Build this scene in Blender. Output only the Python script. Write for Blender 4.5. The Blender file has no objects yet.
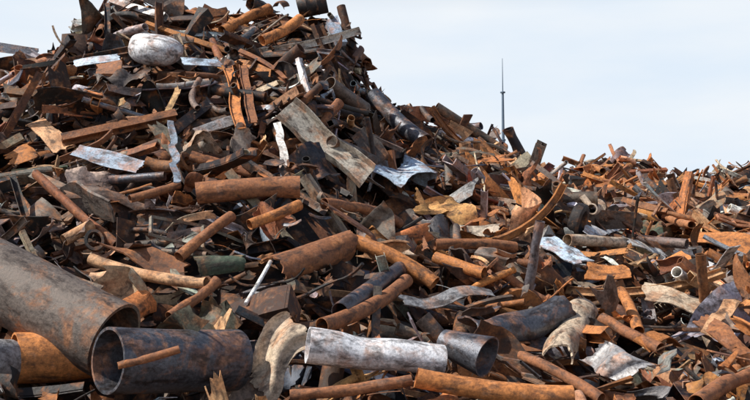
import bpy, math, numpy as np
from mathutils import Vector, Euler
rng = np.random.default_rng(23)
S = bpy.context.scene
S.view_settings.view_transform='Standard'; S.view_settings.look='None'; S.view_settings.exposure=0

# ---------------------------------------------------------------- camera
CAMZ=3.5; PITCH=math.radians(4.94)
cam=bpy.data.cameras.new("camera"); cam.lens=50; cam.sensor_width=36; cam.clip_end=6000
co=bpy.data.objects.new("camera",cam); S.collection.objects.link(co)
co.location=(0,0,CAMZ); co.rotation_euler=(math.radians(90)+PITCH,0,0); S.camera=co

# ---------------------------------------------------------------- light
sd=np.array([-0.66,-0.20,0.80]); sd/=np.linalg.norm(sd)
sun=bpy.data.lights.new("sun",'SUN'); sun.energy=5.0; sun.angle=math.radians(0.5); sun.color=(1.0,0.95,0.86)
so=bpy.data.objects.new("sun",sun); S.collection.objects.link(so)
so.rotation_euler=Vector(sd).to_track_quat('Z','Y').to_euler()
W=bpy.data.worlds.new("World"); S.world=W; W.use_nodes=True
nt=W.node_tree; N=nt.nodes; Lk=nt.links; N.clear()
out=N.new('ShaderNodeOutputWorld'); bg=N.new('ShaderNodeBackground'); bg.inputs[1].default_value=0.1
sky=N.new('ShaderNodeTexSky'); sky.sky_type='NISHITA'; sky.sun_disc=False
sky.sun_elevation=math.asin(sd[2]); sky.sun_rotation=math.atan2(sd[0],sd[1])%(2*math.pi)
tc=N.new('ShaderNodeTexCoord'); sp=N.new('ShaderNodeSeparateXYZ'); Lk.new(tc.outputs['Generated'],sp.inputs[0])
mr=N.new('ShaderNodeMapRange'); mr.inputs[1].default_value=0.26; mr.inputs[2].default_value=0.40; mr.inputs[3].default_value=0.97; mr.inputs[4].default_value=0.0
Lk.new(sp.outputs[2],mr.inputs[0])
mp=N.new('ShaderNodeMapping'); mp.inputs['Scale'].default_value=(1.5,1.5,6); Lk.new(tc.outputs['Generated'],mp.inputs[0])
nz=N.new('ShaderNodeTexNoise'); nz.inputs['Scale'].default_value=2.2; nz.inputs['Detail'].default_value=5; Lk.new(mp.outputs[0],nz.inputs['Vector'])
cr=N.new('ShaderNodeMix'); cr.data_type='RGBA'
cr.inputs[6].default_value=(7.75,8.75,9.85,1); cr.inputs[7].default_value=(9.0,9.45,9.9,1)
m2=N.new('ShaderNodeMapRange'); m2.inputs[1].default_value=.36; m2.inputs[2].default_value=.64; Lk.new(nz.outputs['Fac'],m2.inputs[0]); Lk.new(m2.outputs[0],cr.inputs[0])
mx=N.new('ShaderNodeMix'); mx.data_type='RGBA'; Lk.new(mr.outputs[0],mx.inputs[0]); Lk.new(sky.outputs[0],mx.inputs[6]); Lk.new(cr.outputs[2],mx.inputs[7])
Lk.new(mx.outputs[2],bg.inputs[0]); Lk.new(bg.outputs[0],out.inputs[0])

# ---------------------------------------------------------------- materials
def scrap_material(name):
    m=bpy.data.materials.new(name); m.use_nodes=True; t=m.node_tree; n=t.nodes; l=t.links
    b=n['Principled BSDF']
    a=n.new('ShaderNodeAttribute'); a.attribute_name='Col'
    lo=n.new('ShaderNodeAttribute'); lo.attribute_name='loc'
    def noise(sc,det,rough=.6,vec=None,dist=0):
        x=n.new('ShaderNodeTexNoise'); x.inputs['Scale'].default_value=sc; x.inputs['Detail'].default_value=det
        x.inputs['Roughness'].default_value=rough; x.inputs['Distortion'].default_value=dist
        l.new(vec if vec else lo.outputs['Vector'],x.inputs['Vector']); return x.outputs['Fac']
    def rng_(v,a0,a1,b0,b1):
        x=n.new('ShaderNodeMapRange'); x.inputs[1].default_value=a0; x.inputs[2].default_value=a1
        x.inputs[3].default_value=b0; x.inputs[4].default_value=b1; l.new(v,x.inputs[0]); return x.outputs[0]
    def mix(f,c1,c2,mode='MIX'):
        x=n.new('ShaderNodeMix'); x.data_type='RGBA'; x.blend_type=mode
        for s,v in ((0,f),(6,c1),(7,c2)):
            if isinstance(v,(float,int,tuple)): x.inputs[s].default_value=v
            else: l.new(v,x.inputs[s])
        return x.outputs[2]
    def mul(p,q):
        x=n.new('ShaderNodeMath'); x.operation='MULTIPLY'
        for i,v in enumerate((p,q)):
            if isinstance(v,float): x.inputs[i].default_value=v
            else: l.new(v,x.inputs[i])
        return x.outputs[0]
    ms=n.new('ShaderNodeMapping'); ms.inputs['Scale'].default_value=(1.2,2.8,2.8); l.new(lo.outputs['Vector'],ms.inputs[0])
    big=noise(2.3,7,.65,None,.4); fine=noise(19,6,.72); streak=noise(2.0,7,.68,ms.outputs[0],.3); mid=noise(6,5,.6)
    rustc=mix(rng_(mid,.35,.65,0,1),(.12,.040,.017,1),(.52,.20,.062,1))
    c=mix(mul(rng_(big,.49,.61,0,1),.6),a.outputs['Color'],rustc)
    c=mix(mul(rng_(streak,.49,.63,0,1),.8),c,(.032,.020,.016,1))
    c=mix(mul(rng_(mid,.56,.72,0,1),.15),c,(.52,.40,.32,1))
    sc=n.new('ShaderNodeCombineColor'); v=rng_(fine,.3,.7,.52,1.6)
    for i in range(3): l.new(v,sc.inputs[i])
    c=mix(1.0,c,sc.outputs[0],'MULTIPLY')
    l.new(c,b.inputs['Base Color'])
    clean=rng_(big,.5,.6,1,.15)
    l.new(mul(mul(a.outputs['Alpha'],clean),.75),b.inputs['Metallic'])
    r1=n.new('ShaderNodeMath'); r1.operation='MULTIPLY_ADD'; l.new(mul(a.outputs['Alpha'],clean),r1.inputs[0]); r1.inputs[1].default_value=-.5
    l.new(rng_(fine,.3,.7,.6,.9),r1.inputs[2]); l.new(r1.outputs[0],b.inputs['Roughness'])
    bp=n.new('ShaderNodeBump'); bp.inputs['Strength'].default_value=.7; bp.inputs['Distance'].default_value=.014
    l.new(fine,bp.inputs['Height']); l.new(bp.outputs[0],b.inputs['Normal'])
    return m
MAT=scrap_material("rusty_scrap_metal")
def plain_mat(name,c1,c2,scale,rough=.9):
    m=bpy.data.materials.new(name); m.use_nodes=True; t=m.node_tree; n=t.nodes; l=t.links; b=n['Principled BSDF']
    tcn=n.new('ShaderNodeTexCoord'); x=n.new('ShaderNodeTexNoise'); x.inputs['Scale'].default_value=scale; x.inputs['Detail'].default_value=8
    l.new(tcn.outputs['Object'],x.inputs['Vector']); r=n.new('ShaderNodeMix'); r.data_type='RGBA'
    r.inputs[6].default_value=(*c1,1); r.inputs[7].default_value=(*c2,1); l.new(x.outputs['Fac'],r.inputs[0]); l.new(r.outputs[2],b.inputs['Base Color'])
    b.inputs['Roughness'].default_value=rough; return m

# ---------------------------------------------------------------- shape primitives (all quads)
def lathe(loop,m):
    loop=np.array(loop,float); k=len(loop); a=np.linspace(0,2*math.pi,m,endpoint=False)
    V=np.zeros((k,m,3)); V[:,:,0]=loop[:,0][:,None]; V[:,:,1]=loop[:,1][:,None]*np.cos(a); V[:,:,2]=loop[:,1][:,None]*np.sin(a)
    i=np.arange(k)[:,None]; j=np.arange(m)[None]; i2=(i+1)%k; j2=(j+1)%m
    F=np.stack([i*m+j,i*m+j2,i2*m+j2,i2*m+j],-1).reshape(-1,4)
    return V.reshape(-1,3),F
def tube(L,R,t,m,n,R2=None):
    xs=np.linspace(-L/2,L/2,n+1); R2=R if R2 is None else R2; rs=np.linspace(R,R2,n+1); ri=np.maximum(rs-t,.001)
    return lathe(list(zip(xs,rs))+list(zip(xs[::-1],ri[::-1])),m)
def strip(c,t,L,n,jag=0,r=rng):
    c=np.array(c,float); k=len(c); d=np.gradient(c,axis=0); d/=np.linalg.norm(d,axis=1)[:,None]+1e-9
    nn=np.stack([-d[:,1],d[:,0]],-1); ring=np.concatenate([c+nn*t/2,(c-nn*t/2)[::-1]]); P=2*k
    xs=np.linspace(-L/2,L/2,n+1); V=np.zeros((n+1,P,3)); V[:,:,0]=xs[:,None]; V[:,:,1:]=ring[None]
    if jag>0:
        for s,i in ((1,n),(-1,0)):
            e=np.cumsum(r.normal(0,1,k)); e-=e.mean(); e=e/(np.abs(e).max()+1e-6)*jag*r.uniform(.2,1)
            V[i,:,0]+=np.concatenate([e,e[::-1]])
            q=n-1 if i==n else 1
            if n>2: V[q,:,0]+=.4*np.concatenate([e,e[::-1]])
    i=np.arange(n)[:,None]; j=np.arange(P)[None]; j2=(j+1)%P
    F=np.stack([i*P+j,i*P+j2,(i+1)*P+j2,(i+1)*P+j],-1).reshape(-1,4)
    j=np.arange(k-1); c0=np.stack([j,P-1-j,P-2-j,j+1],-1); c1=(n*P+c0)[:,::-1]
    return V.reshape(-1,3),np.concatenate([F,c0,c1])
def join(parts):
    Vs=[];Fs=[];o=0
    for V,F in parts: Vs.append(V);Fs.append(F+o);o+=len(V)
    return np.concatenate(Vs),np.concatenate(Fs)
def mv(p,x=0,y=0,z=0,perm=None,rz=0):
    V,F=p; V=V.copy()
    if perm: V=V[:,perm]
    if rz: c,s=math.cos(rz),math.sin(rz); V=V@np.array([[c,s,0],[-s,c,0],[0,0,1]])
    return V+np.array([x,y,z]),F
def arc(R,a0,a1,k):
    a=np.radians(np.linspace(a0,a1,k)); return np.stack([R*np.cos(a),R*np.sin(a)-R*math.sin(math.radians((a0+a1)/2))],-1)
def bend(V,k,plane=2):
    if abs(k)<1e-4: return V
    V=V.copy(); a=V[:,0]*k; h=V[:,plane].copy()
    V[:,0]=np.sin(a)*(1/k-h); V[:,plane]=1/k-np.cos(a)*(1/k-h); return V
def twist(V,k):
    V=V.copy(); a=V[:,0]*k; y=V[:,1].copy(); z=V[:,2].copy(); V[:,1]=y*np.cos(a)-z*np.sin(a); V[:,2]=y*np.sin(a)+z*np.cos(a); return V
def crumple(V,amp,fr,r=rng):
    V=V.copy(); D=np.zeros_like(V)
    for _ in range(4):
        w=r.normal(0,1,3); w=w/np.linalg.norm(w)*fr*r.uniform(.6,1.6); d=r.normal(0,1,3)
        s=np.sin(V@w+r.uniform(0,6.28)); D+=np.outer(np.sign(s)*np.abs(s)**.7,d)
    return V+D*amp*.5
def fold(V,r=rng,amt=1.0):
    V=V.copy(); x0=r.uniform(-.25,.25); sl=r.normal(0,.5); d=V[:,0]-x0-sl*V[:,1]; a=r.uniform(-1,1)*amt
    m=d>0; V[m,2]+=d[m]*math.sin(a); V[m,0]-=d[m]*(1-math.cos(a)); return V
def dent(V,R,amt,r=rng):
    V=V.copy(); L=V[:,0].max()-V[:,0].min()
    for _ in range(r.integers(1,4)):
        x0=r.uniform(-L/2,L/2); a=r.uniform(0,6.28); w=R*r.uniform(.8,2.)
        dirv=np.array([math.cos(a),math.sin(a)]); rad=V[:,1:]@dirv/R
        f=np.exp(-((V[:,0]-x0)/w)**2)*np.clip(rad,0,1)**1.5
        V[:,1:]-=np.outer(f*amt*R*r.uniform(.4,1),dirv)
    return V
def flat(w,k): return np.stack([np.linspace(-w/2,w/2,k),np.zeros(k)],-1)
def seg(p,q,k=2): return np.array([np.array(p)+(np.array(q)-np.array(p))*i/(k-1) for i in range(k)])

def make_library():
    lib={k:[] for k in('pipe','rod','plate','beam','shell','box','ring','curl','drum','sheet','chip','part')}
    U=rng.uniform
    for _ in range(32):
        R=U(.04,.13); V,F=tube(1.25*U(.8,1.4),R,R*U(.1,.2),14,9); V=dent(V,R,.7); V=bend(V,rng.normal(0,.14)); V=crumple(V,R*.14,5)
        if U()<.35: V[:,2]*=U(.4,.8)
        lib['pipe'].append((V,F))
    for _ in range(4):
        R=U(.05,.09); V,F=tube(1.1,R,R*.15,12,9); V=bend(V,U(.7,1.4)); V=crumple(V,.03,4); lib['pipe'].append((V,F))
    for _ in range(24):
        V,F=tube(1.6,U(.012,.034),.1,6,14); V=bend(V,rng.normal(0,.7)); V=bend(V,rng.normal(0,.5),1); V=crumple(V,.05,5); lib['rod'].append((V,F))
    for _ in range(40):
        w=U(.10,.45); V,F=strip(flat(w,6),U(.012,.03),U(.8,1.4),10,jag=.16); V=fold(V); V=bend(V,rng.normal(0,.4)); V=twist(V,rng.normal(0,.5)); V=crumple(V,.03,5)
        V[:,1]*=1+V[:,0]*U(-.7,.7); lib['plate'].append((V,F))
    for _ in range(40):
        w=U(.3,.7); V,F=strip(flat(w,12),.008,U(.6,1.2),14,jag=.14); V=fold(V); V=fold(V); V=bend(V,rng.normal(0,1.2)); V=crumple(V,U(.06,.15),U(6,12)); lib['sheet'].append((V,F))
    for i in range(32):
        h=U(.05,.13); t=h*U(.1,.16); L=U(1.1,2.0); k=i%4
        if k==0: V,F=join([strip(seg((-h,0),(0,0),2),t,L,6),strip(seg((0,-t/2),(0,h),2),t,L,6)])
        elif k==1: V,F=join([strip(seg((-h,0),(h,0),2),t,L,6),strip(seg((-h,t),(-h,h),2),t,L,6),strip(seg((h,t),(h,h),2),t,L,6)])
        elif k==2: V,F=join([strip(seg((-h,-h),(h,-h),2),t,L,6),strip(seg((-h,h),(h,h),2),t,L,6),strip(seg((0,-h+t/2),(0,h-t/2),2),t,L,6)])
        else:
            V,F=lathe([(-L/2,h),(-L/6,h),(L/6,h),(L/2,h),(L/2,h*.85),(-L/2,h*.85)],4); V=V@np.array([[1,0,0],[0,.707,.707],[0,-.707,.707]])
        V=twist(V,rng.normal(0,.4)); V=bend(V,rng.normal(0,.22)); V=bend(V,rng.normal(0,.15),1); lib['beam'].append((V,F))
    for _ in range(24):
        R=U(.1,.3); V,F=strip(arc(R,U(0,50),U(120,210),10),U(.012,.03),U(.6,1.4),8,jag=.2); V=crumple(V,.05,6); V=bend(V,rng.normal(0,.25)); lib['shell'].append((V,F))
    for _ in range(14):
        V,F=lathe([(-.3,.25),(-.1,.27),(.1,.26),(.3,.25),(.3,.235),(0,.24),(-.27,.235),(-.27,.001),(-.3,.001)],4 if U()<.7 else 8)
        V[:,1]*=U(.5,1.1); V[:,0]*=U(.8,1.5); V=crumple(V,.08,6); lib['box'].append((V,F))
    for i in range(12):
        R=U(.16,.34); w=U(.03,.11)
        if i%3==0: lp=[(-w,R*.7),(-w,R*.95),(-w*.6,R),(w*.6,R),(w,R*.95),(w,R*.7),(w*.7,R*.66),(-w*.7,R*.66)]
        elif i%3==1: lp=[(-w,R),(w,R),(w,R*.92),(.01,R*.85),(.01,R*.15),(-.01,R*.15),(-.01,R*.85),(-w,R*.92)]
        else: lp=[(-.02,R*.8),(-.02,R),(.02,R),(.02,R*.8)]
        V,F=lathe(lp,20); V=V[:,[1,2,0]]; V=crumple(V,.02,5); lib['ring'].append((V,F))
    for _ in range(18):
        V,F=strip(flat(U(.03,.10),3),.008,U(1.1,1.8),20,jag=.03); V=twist(V,U(-2,2)); V=bend(V,U(.7,2.2)*rng.choice([-1,1])); V=crumple(V,.1,3); lib['curl'].append((V,F))
    for _ in range(8):
        R=U(.2,.28); V,F=lathe([(-.4,.001),(-.4,R*.97),(-.38,R*1.02),(-.15,R),(-.13,R*1.04),(-.11,R),(.12,R),(.14,R*1.04),(.16,R),(.38,R*1.02),(.4,R*.97),(.37,R*.95),(-.37,R*.95),(-.38,.001)],18)
        V=crumple(V,.09,4); V[:,2]*=U(.5,1); lib['drum'].append((V,F))
    for i in range(30):
        V,F=strip(flat(U(.15,.8),3) if i%2 else arc(.25,20,U(90,170),4),.03,1,3,jag=.25); V=crumple(V,.16,4); V=bend(V,rng.normal(0,1)); lib['chip'].append((V,F))
    for i in range(28):
        k=(0,2,3,0,2,3,1)[i%7]
        if k==0:
            R=U(.05,.11);L=U(.8,1.4); P=[tube(L,R,R*.2,14,4)]+[mv(lathe([(-.02,R*.85),(-.02,R*1.7),(.02,R*1.7),(.02,R*.85)],16),x=s*L/2) for s in ((1,) if U()<.5 else (1,-1))]
            if U()<.5: P.append(mv(tube(.3,R*.6,R*.15,10,1),z=R+.1,x=U(-.2,.2),perm=[1,2,0]))
        elif k==1:
            n=rng.integers(5,9);w=U(.35,.6);L=U(.8,1.2); P=[mv(tube(L,.014,.1,5,2),y=y) for y in np.linspace(-w/2,w/2,n)]
            P+=[mv(tube(w,.018,.1,5,2),x=x,z=.025,rz=math.pi/2) for x in np.linspace(-L/2,L/2,4)]
        elif k==2:
            w=U(.3,.5);L=U(.9,1.4);t=U(.03,.05); P=[mv(tube(L,t,t*.3,4,2),y=s*w/2) for s in(-1,1)]+[mv(tube(w-t,t*.95,t*.3,4,2),x=x,rz=math.pi/2) for x in(-L/2+t,0,L/2-t)]
        else:
            L=U(.8,1.3);w=U(.15,.3); P=[strip(flat(w,4),.02,L,4,jag=.05),mv(strip(flat(w,4),.02,L*.45,3),z=L*.2,x=L*.3,perm=[2,1,0]),mv(tube(.4,.04,.012,10,2),z=.06)]
        V,F=join(P); V=crumple(V,.04,4); V=twist(V,rng.normal(0,.3)); V=bend(V,rng.normal(0,.4)); lib['part'].append((V,F))
    return lib
LIB=make_library()

# ---------------------------------------------------------------- heap terrain
RX=np.array([-40,-25,-14,-11.5,-10.2,-9.2,-8.3,-7.2,-6.3,-4,-1.6,-1,-.4,.45,1.4,2.6,3.5,5.0,6.5,8,12,30.])
RZ=np.array([6,9.5,10.6,10.7,10.5,10.8,11.8,12.3,12.0,12.0,12.0,11.4,10.3,9.2,8.6,8.1,7.6,6.9,5.9,5.0,3.4,1.])
_w=[(rng.uniform(0,6.28),1/rng.uniform(.35,1.4),rng.uniform(0,6.28)) for _ in range(14)]
def lump(x,y):
    z=0
    for a,f,p in _w: z=z+np.sin((x*math.cos(a)+y*math.sin(a))*f+p)*.07*(1/f)
    return z
def h0(x,y):
    x=np.asarray(x,float); y=np.asarray(y,float)
    R=np.interp(x,RX,RZ); zb=1.25
    s=np.clip((y-13)/18.5,0,1); g=s**1.08
    main=zb+(R-zb)*g; main=np.where(y>32.5,R-(y-32.5)*.75,main)
    Fz=8.6+.25*np.sin(x*.8)+.2*np.sin(x*.31+1)
    far=zb+(Fz-zb)*np.clip((y-13)/33,0,1)**1.0; far=np.where(y>47,Fz-(y-47)*.7,far)
    far=far*np.clip((44-np.abs(x))/12,0,1)
    k=.5; m=np.maximum(main,far)+np.exp(-np.abs(main-far)/k)*.15
    front=np.clip((y-9.8)/3.2,0,1); m=np.where(y<13,zb*front,m)
    return np.maximum(m,-.3), main>far
def h(x,y):
    z,_=h0(x,y); return z+lump(x,y)*np.clip((np.asarray(y)-11)/3,0,1)
def nrm(x,y):
    e=.5; dx=(h0(x+e,y)[0]-h0(x-e,y)[0])/(2*e); dy=(h0(x,y+e)[0]-h0(x,y-e)[0])/(2*e)
    n=np.stack([-dx,-dy,np.ones_like(dx)],-1); return n/np.linalg.norm(n,axis=-1)[...,None]

PAL=dict(rd=(.090,.042,.026,0),ro=(.56,.21,.062,0),rm=(.29,.115,.050,0),rl=(.64,.36,.19,0),tan=(.56,.44,.32,.1),gb=(.165,.132,.112,.25),
 st=(.38,.37,.37,.5),sd=(.12,.125,.145,.7),bl=(.28,.34,.42,.4),wh=(.78,.77,.74,.03),dk=(.024,.022,.023,.3),gr=(.06,.085,.055,.1),re=(.24,.05,.03,.1),lb=(.54,.66,.79,.08),ye=(.68,.36,.13,0),silver=(.70,.70,.72,.25),gt=(.42,.38,.32,.25))
# ---------------------------------------------------------------- mesh builder
def build(name,V,F,C,LOC,ang=38):
    me=bpy.data.meshes.new(name); nv=len(V); nf=len(F)
    me.vertices.add(nv); me.vertices.foreach_set('co',V.astype(np.float32).ravel())
    me.loops.add(nf*4); me.loops.foreach_set('vertex_index',F.astype(np.int32).ravel())
    me.polygons.add(nf); me.polygons.foreach_set('loop_start',np.arange(0,nf*4,4,dtype=np.int32))
    me.polygons.foreach_set('use_smooth',np.ones(nf,bool))
    me.update(calc_edges=True)
    a=me.attributes.new('Col','FLOAT_COLOR','POINT'); a.data.foreach_set('color',C.astype(np.float32).ravel())
    a=me.attributes.new('loc','FLOAT_VECTOR','POINT'); a.data.foreach_set('vector',LOC.astype(np.float32).ravel())
    me.set_sharp_from_angle(angle=math.radians(ang))
    me.materials.append(MAT); o=bpy.data.objects.new(name,me); S.collection.objects.link(o); return o

# ---------------------------------------------------------------- recognisable pieces lying on the heap
# each end of a piece is found by a surveyor's bearing ray-cast onto the heap surface, so it rests on the slope
cp,sp_=math.cos(PITCH),math.sin(PITCH)
def bearing(px,py):
    u=(px-375)/1041.67; v=(200-py)/1041.67
    d=np.array([u,cp-v*sp_,sp_+v*cp]); return d/d[1]
def on_heap(px,py,dist=None,lift=.28):
    d=bearing(px,py)
    if dist is None:
        dist=32.3
        for t in np.arange(12,60,.05):
            if CAMZ+d[2]*t < h(d[0]*t,t): dist=t; break
        dist-=lift*1.3
    return np.array([0,0,CAMZ])+d*dist
HEROES=[]
def place(name,kind,a,b,w,col,d=None,d2=None,bendk=0,roll=0,lift=.2,cr_=None,k=None,tw=0):
    p=on_heap(*a,d,lift); q=on_heap(*b,d2 if d2 else d,lift); mid=(p+q)/2; L=np.linalg.norm(q-p); X=(q-p)/L
    w=w*mid[1]/1041.67; r=np.random.default_rng(int(abs(a[0]*7+a[1]*131+b[0]*17))%99999)
    n=nrm(mid[0],min(mid[1],31.5)); v=np.array([0,0,CAMZ])-mid; v/=np.linalg.norm(v); Z=n+.7*v
    Z-=X*(Z@X); Z/=np.linalg.norm(Z); Y=np.cross(Z,X)
    c=cr_
    if kind=='pipe':
        V,F=tube(L,w/2,w*.045,36,24); V=dent(V,w/2,.35 if w<.6 else .14,r); V=crumple(V,w*(.03 if c is None else c),3/w*.5,r)
        if not bendk and L/w>4: V=bend(V,r.normal(0,.09)); V=bend(V,r.normal(0,.09),1)
    elif kind=='cone': V,F=tube(L,w*.3,w*.04,32,12,w*.5); V=crumple(V,w*.06,3/w*.6,r)
    elif kind=='rod': V,F=tube(L,w/2,w,12,16); V=crumple(V,w*.15,2.5,r)
    elif kind=='plate': V,F=strip(flat(w,10),.025,L,14,jag=w*.25,r=r); V=fold(V,r,.5); V=crumple(V,.05 if c is None else c,5,r)
    elif kind=='sheet': V,F=strip(flat(w,24),.01,L,30,jag=w*.25,r=r); V=crumple(V,.10 if c is None else c,8,r)
    elif kind=='shell': V,F=strip(arc(w/2,10,170,18),.03,L,14,jag=w*.2,r=r); V=crumple(V,.04 if c is None else c,4,r)
    elif kind=='channel':
        h_=w/2; t=.02; V,F=join([strip(seg((-h_,0),(h_,0),6),t,L,14),strip(seg((-h_,t),(-h_,h_*.6),2),t,L,14),strip(seg((h_,t),(h_,h_*.6),2),t,L,14)]); V=crumple(V,.03 if c is None else c,3,r)
    elif kind=='beam':
        h_=w/2; t=w*.12; V,F=join([strip(seg((-h_,-h_),(h_,-h_)),t,L,10),strip(seg((-h_,h_),(h_,h_)),t,L,10),strip(seg((0,-h_+t/2),(0,h_-t/2)),t,L,10)])
    elif kind=='tank':
        xs=np.linspace(-1,1,19); rr=(1-np.abs(xs)**3.2)**.5; V,F=lathe([(x*L/2,max(q_,.002)*w/2) for x,q_ in zip(xs,rr)]+[(0,.0015)],36); V=crumple(V,w*.05,5,r)
    elif kind=='drum':
        R=w/2;l=L/2; V,F=lathe([(-l,.001),(-l,R*.97),(-l*.95,R*1.02),(-l*.4,R),(-l*.35,R*1.04),(-l*.3,R),(l*.3,R),(l*.35,R*1.04),(l*.4,R),(l*.95,R*1.02),(l,R*.97),(l*.93,R*.95),(-l*.93,R*.95),(-l*.95,.001)],32); V=crumple(V,w*.04,5,r)
    elif kind=='box':
        P=[strip(flat(w,8),.015,L,8,jag=.06,r=r),mv(strip(flat(w*.6,5),.015,L,8,jag=.04,r=r),y=w/2,z=-w*.3,perm=[0,2,1]),mv(strip(flat(w,6),.015,w*.55,4),x=L/2,z=-w*.3,perm=[2,1,0])]
        V,F=join(P); V=crumple(V,.06,4,r)
    elif kind=='tyre':
        R=w/2; g=L/2; V,F=lathe([(-g,R*.66),(-g*1.1,R*.85),(-g*.8,R*.98),(0,R),(g*.8,R*.98),(g*1.1,R*.85),(g,R*.66),(g*.8,R*.62),(-g*.8,R*.62)],40)
        V2,F2=lathe([(-.02,R*.12),(-.02,R*.6),(-g*.7,R*.63),(g*.7,R*.63),(.02,R*.55),(.02,R*.12)],24); V,F=join([(V,F),(V2,F2)])
    if tw: V=twist(V,tw/L)
    if bendk: V=bend(V,bendk/L)
    if roll: 
        cr1,sr=math.cos(math.radians(roll)),math.sin(math.radians(roll)); V=V@np.array([[1,0,0],[0,cr1,sr],[0,-sr,cr1]])
    loc=V+r.uniform(0,60,3)
    P=V@np.stack([X,Y,Z])
    C=np.tile(np.array(PAL[col]),(len(V),1)); C[:,:3]*=r.uniform(.85,1.15)
    o=build(name,P,F,C,loc,42); o.location=mid
    HEROES.append((p,q,w/2))
    return o
# foreground
place('large_steel_pipe','pipe',(108,360),(234,360),64,'sd',14.0,15.4,cr_=.012)
place('large_steel_pipe','pipe',(-45,258),(116,342),78,'gb',16.4,15.4,cr_=.018)
place('rusty_steel_pipe','pipe',(14,358),(112,357),50,'ro',15.2,15.9)
place('curved_steel_plate','shell',(-12,345),(26,350),46,'st',14.5,15.0,tw=.5)
place('tan_scrap_sheet','sheet',(246,372),(302,336),54,'tan',15.2,15.5,cr_=.12)
place('galvanised_steel_pipe','pipe',(308,345),(442,363),36,'silver',14.5,14.9,cr_=.012)
place('flared_steel_funnel','cone',(446,340),(490,356),40,'sd',15.4,15.0)
place('rusty_steel_pipe','pipe',(415,382),(572,400),20,'ro',13.9,14.0)
place('rusty_steel_pipe','pipe',(290,398),(412,382),12,'rm',13.9,14.1)
place('rusty_steel_pipe','pipe',(118,366),(180,350),8,'rm',13.3,13.5)
place('rusty_steel_pipe','pipe',(690,402),(760,368),16,'rm')
place('rusty_steel_pipe','pipe',(90,264),(206,288),12,'rl')
place('rusty_steel_pipe','pipe',(327,330),(411,284),15,'rm')
place('steel_pipe','pipe',(338,314),(402,266),17,'sd')
place('rusty_steel_pipe','pipe',(357,238),(437,280),15,'ro')
place('rusty_steel_pipe','pipe',(196,192),(300,186),22,'rm')
place('bent_rusty_plate','shell',(278,262),(352,238),32,'rm',cr_=.07)
place('steel_plate','plate',(398,303),(495,288),14,'st',bendk=.3)
place('curved_steel_duct','shell',(468,330),(560,308),36,'sd',bendk=.7)
place('curved_steel_plate','shell',(560,345),(584,300),30,'tan')
place('crumpled_steel_sheet','sheet',(592,350),(640,372),30,'st')
place('steel_plate','plate',(645,292),(705,300),26,'tan')
place('rusty_steel_plate','plate',(583,272),(622,276),20,'ro')
place('rusty_steel_plate','plate',(690,236),(752,240),24,'ro')
place('rusty_steel_pipe','pipe',(435,258),(484,274),12,'ro')
place('rusty_steel_pipe','pipe',(435,243),(516,245),11,'rm')
place('steel_pipe','pipe',(572,241),(628,242),12,'tan')
place('white_steel_strip','plate',(626,240),(690,262),12,'wh',lift=.45,cr_=.02)
place('white_steel_strip','plate',(692,258),(745,280),10,'silver',lift=.45,cr_=.02)
place('blue_steel_sheet','plate',(544,238),(583,262),22,'lb',cr_=.02)
place('scrap_wheel','tyre',(573,220),(583,223),38,'dk',lift=.4)
place('green_steel_sheet','sheet',(630,224),(662,228),18,'gr')
place('green_steel_sheet','shell',(196,264),(242,256),22,'gr')
place('steel_rod','rod',(270,262),(246,304),4,'wh')
place('rusty_steel_pipe','pipe',(170,318),(218,282),11,'rm')
place('rusty_steel_pipe','pipe',(180,255),(232,214),11,'rm')
place('rusty_steel_pipe','pipe',(600,318),(660,350),11,'rm')
place('rusty_steel_plate','plate',(640,345),(690,325),16,'ro')
place('rusty_steel_plate','plate',(700,320),(750,345),20,'rm')
place('tan_steel_plate','plate',(705,335),(735,300),14,'rl')
place('rusty_steel_pipe','pipe',(640,330),(622,290),11,'ro')
place('rusty_steel_pipe','pipe',(520,352),(600,395),11,'rm')
place('pale_steel_sheet','sheet',(590,232),(622,226),14,'silver',cr_=.05)
place('pale_steel_sheet','plate',(655,196),(690,186),10,'wh')
place('pale_steel_sheet','plate',(722,182),(750,176),10,'st')
# middle and upper slope
place('rusty_steel_beam','beam',(62,140),(176,115),9,'rm')
place('rusty_steel_beam','channel',(229,68),(240,128),10,'ro',lift=.5)
place('rusty_steel_beam','channel',(243,66),(252,122),8,'rm',lift=.5)
place('bent_steel_channel','channel',(284,116),(366,182),28,'gt',bendk=.35,lift=.4,cr_=.06)
place('pale_blue_steel_box','box',(384,178),(422,164),34,'lb',lift=.5,roll=-20)
place('pale_blue_steel_sheet','sheet',(76,150),(140,166),20,'bl',cr_=.06)
place('pale_steel_strip','plate',(172,122),(176,190),7,'bl')
place('pale_steel_strip','plate',(278,124),(287,170),8,'wh')
place('crumpled_orange_sheet','sheet',(412,204),(466,210),28,'ye',cr_=.16)
place('dark_steel_pipe','pipe',(372,98),(426,146),18,'sd')
place('dark_steel_pipe','pipe',(330,140),(372,160),12,'gb')
place('steel_tank','tank',(126,46),(182,54),32,'silver',lift=.7)
place('pale_blue_steel_sheet','plate',(182,61),(222,63),11,'lb',lift=.55,cr_=.03)
place('pale_blue_steel_sheet','plate',(72,64),(118,56),11,'lb',lift=.55,cr_=.03)
place('rusty_steel_pipe','pipe',(222,30),(269,8),11,'ro',lift=.5)
place('rusty_steel_pipe','pipe',(264,42),(302,20),11,'ro',lift=.5)
place('oil_drum','drum',(298,8),(326,2),22,'dk',32,32)
place('steel_pipe','pipe',(330,84),(366,110),14,'gb')
place('rusty_steel_plate','plate',(10,160),(34,150),20,'ro')
place('rusty_steel_plate','plate',(34,120),(60,140),20,'rl')
place('rusty_steel_pipe','pipe',(92,225),(64,240),12,'rl')
place('steel_plate','sheet',(-20,44),(38,52),14,'sd',32.6,32.6,cr_=.03)
place('steel_plate','plate',(196,132),(240,118),11,'st')
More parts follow.
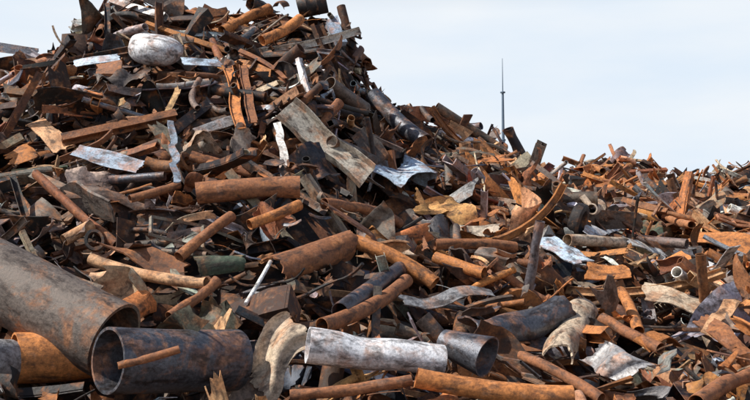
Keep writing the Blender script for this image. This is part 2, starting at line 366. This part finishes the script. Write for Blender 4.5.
place('rusty_steel_pipe','pipe',(330,200),(405,220),11,'rm')
place('rusty_steel_pipe','pipe',(250,225),(300,205),11,'ro')
place('rusty_steel_pipe','pipe',(130,200),(180,185),9,'rm')
place('steel_pipe','pipe',(110,180),(165,176),9,'sd')
place('bent_rusty_plate','sheet',(95,80),(150,74),12,'gb',cr_=.08)

# ---------------------------------------------------------------- scatter of loose scrap
def scatter(n,kinds,wts,s0,s1,z0,z1,xr,yr,inview=True,tl=.32,wild=.15,allow=0.):
    x=rng.uniform(*xr,n); y=rng.uniform(*yr,n)
    vis=np.abs(x)<.37*y+2
    keep=vis if inview else ~vis
    zz,ismain=h0(x,y); keep&=zz>.3
    keep&=~((y>36.5)&(zz<np.interp(x,RX,RZ)-1.5)&(x<3.5)&(y<60)&(x>-14))
    x=x[keep];y=y[keep]; n=len(x)
    s=np.exp(rng.uniform(math.log(s0),math.log(s1),n)); z=h(x,y)+rng.uniform(z0,z1,n)
    nn=nrm(x,y); X0=np.stack([np.ones(n),np.zeros(n),np.zeros(n)],-1); T=X0-nn*(X0*nn).sum(1)[:,None]; T/=np.linalg.norm(T,axis=1)[:,None]; B=np.cross(nn,T)
    phi=np.where(rng.random(n)<.55,rng.normal(0,.6,n),rng.uniform(-1.57,1.57,n))+np.where(rng.random(n)<.5,0,math.pi)
    tilt=np.where(rng.random(n)<wild,rng.normal(0,.8,n),rng.normal(0,tl,n)); roll=rng.normal(0,.9,n)
    crest=(y>29.5)&(y<37)&(x<7)
    tilt=np.where(crest,tilt*.55,tilt)
    X=(T*np.cos(phi)[:,None]+B*np.sin(phi)[:,None])*np.cos(tilt)[:,None]+nn*np.sin(tilt)[:,None]
    Z=nn-X*(nn*X).sum(1)[:,None]; Z/=np.linalg.norm(Z,axis=1)[:,None]; Y=np.cross(Z,X)
    Z2=Z*np.cos(roll)[:,None]+Y*np.sin(roll)[:,None]; Y=np.cross(Z2,X); Z=Z2
    P=np.stack([x,y,z],-1)
    bad=np.zeros(n,bool)
    for f in (-.6,-.3,0,.3,.6):
        Q=P+X*(s*f*1.15)[:,None]
        for p,q,r in HEROES:
            mid=(p+q)/2; c=np.array([0,0,CAMZ])-mid; c/=np.linalg.norm(c)
            D=Q-p; t=np.clip((D-np.outer(D@c,c))@((q-p)-((q-p)@c)*c)/max(1e-6,np.sum(((q-p)-((q-p)@c)*c)**2)),0,1)
            E=Q-(p+t[:,None]*(q-p)); al=E@c; per=np.linalg.norm(E-np.outer(al,c),axis=1)
            bad|=((per<r*.85+.03+.08*s)&(al>-r*.6)&(al<2.2))
    ok=~bad|(rng.random(n)<allow)
    kind=rng.choice(len(kinds),n,p=np.array(wts)/sum(wts))
    Vs=[];Fs=[];Cs=[];Ls=[];o=0
    names=['rd','ro','rm','rl','tan','gb','st','sd','bl','wh','dk','gr','re','lb','ye','silver']
    wl=np.array([.22,.11,.18,.055,.06,.18,.055,.055,.020,.014,.20,.003,.002,.006,.002,.012])
    wr=np.array([.13,.21,.18,.11,.10,.09,.06,.025,.012,.035,.09,.002,.002,.006,.003,.03])
    for i in range(n):
        if not ok[i]: continue
        kn=kinds[kind[i]]
        if crest[i] and kn in('ring','curl','drum'): kn='pipe'
        V,F=LIB[kn][rng.integers(len(LIB[kn]))]
        sc=s[i]; Vl=V*sc*np.array([rng.uniform(.85,1.25),1,1]); Pn=Vl@np.stack([X[i],Y[i],Z[i]])+P[i]
        f=np.clip((x[i]-0)/5,0,1); wt=wl*(1-f)+wr*f; wt/=wt.sum()
        c=np.array(PAL[names[rng.choice(16,p=wt)]]); c[:3]*=rng.uniform(.55,1.35); c[:3]=c[:3]*(1+rng.normal(0,.05,3))
        if z1<.02: c[:3]*=.45  # buried layer darkened, shade between pieces put into its colour
        Vs.append(Pn);Fs.append(F+o);o+=len(V);Cs.append(np.tile(c,(len(V),1)));Ls.append(Vl+rng.uniform(0,80,3))
    return np.concatenate(Vs),np.concatenate(Fs),np.clip(np.concatenate(Cs),0,1),np.concatenate(Ls)
ALL=('pipe','rod','plate','beam','shell','box','ring','curl','drum','sheet','part')
AW=(.17,.06,.20,.20,.10,.04,.02,.04,.010,.16,.06)
parts=[]
xr=(-21,22);yr=(12.6,50)
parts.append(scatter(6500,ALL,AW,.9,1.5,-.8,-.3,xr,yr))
parts.append(scatter(5400,ALL,AW,.85,1.5,-.15,.32,xr,yr,tl=.4))
parts.append(scatter(1400,('pipe','rod','plate','beam','shell','part'),(.22,.1,.26,.34,.1,.05),1.25,1.75,-.1,.25,xr,yr,tl=.25,wild=.05))
parts.append(scatter(7000,('chip','plate','rod','pipe','curl','sheet'),(.4,.15,.1,.15,.1,.2),.25,.6,-.3,.15,xr,yr,allow=.12))
parts.append(scatter(3500,ALL,AW,.8,1.8,-.25,.15,(-36,40),(11,54),False))
def cat(ps):
    V=[];F=[];C=[];L=[];o=0
    for a in ps: V.append(a[0]);F.append(a[1]+o);o+=len(a[0]);C.append(a[2]);L.append(a[3])
    return np.concatenate(V),np.concatenate(F),np.concatenate(C),np.concatenate(L)
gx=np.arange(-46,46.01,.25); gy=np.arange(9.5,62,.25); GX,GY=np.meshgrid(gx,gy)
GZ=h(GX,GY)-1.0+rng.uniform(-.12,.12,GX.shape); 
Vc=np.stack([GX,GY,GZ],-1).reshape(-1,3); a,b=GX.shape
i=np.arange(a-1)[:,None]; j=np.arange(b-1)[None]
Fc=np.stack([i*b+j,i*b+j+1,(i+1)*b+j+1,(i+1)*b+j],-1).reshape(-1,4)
Cc=np.tile(np.array([.028,.02,.016,0.]),(len(Vc),1))  # heap core: dark brown paints in the deep shadow of the gaps
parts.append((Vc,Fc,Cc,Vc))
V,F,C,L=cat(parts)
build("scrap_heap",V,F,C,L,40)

# ---------------------------------------------------------------- ground + mast
bpy.ops.mesh.primitive_plane_add(size=6000,location=(0,1000,0)); g=bpy.context.object; g.name="ground"; g.data.materials.append(plain_mat("yard_dirt",(.12,.095,.075),(.22,.18,.14),.6))
mm=plain_mat("painted_mast_steel",(.10,.15,.21),(.16,.22,.29),3,.6)
pr=[]
x0,y0=7.45,60.
def T(*p,m=12): pr.append(lathe(list(p),m))
T((0,.15),(9.2,.13),(9.2,.001),(0,.001))
T((9.15,.12),(12.2,.11),(12.2,.001),(9.15,.001))
T((12.15,.09),(15,.065),(15,.001),(12.15,.001))
T((14.95,.035),(17.0,.015),(17.0,.001),(14.95,.001),m=8)
T((0,.45),(.12,.45),(.12,.001),(0,.001),m=16)
for zz in (9.15,12.15,14.95): T((zz,.15),(zz+.07,.15),(zz+.07,.001),(zz,.001))
V,F=join(pr); V=V[:,[1,2,0]]
me=bpy.data.meshes.new("radio_mast"); me.from_pydata(V.tolist(),[],F.tolist()); me.materials.append(mm)
o=bpy.data.objects.new("radio_mast",me); o.location=(x0,y0,0); S.collection.objects.link(o)
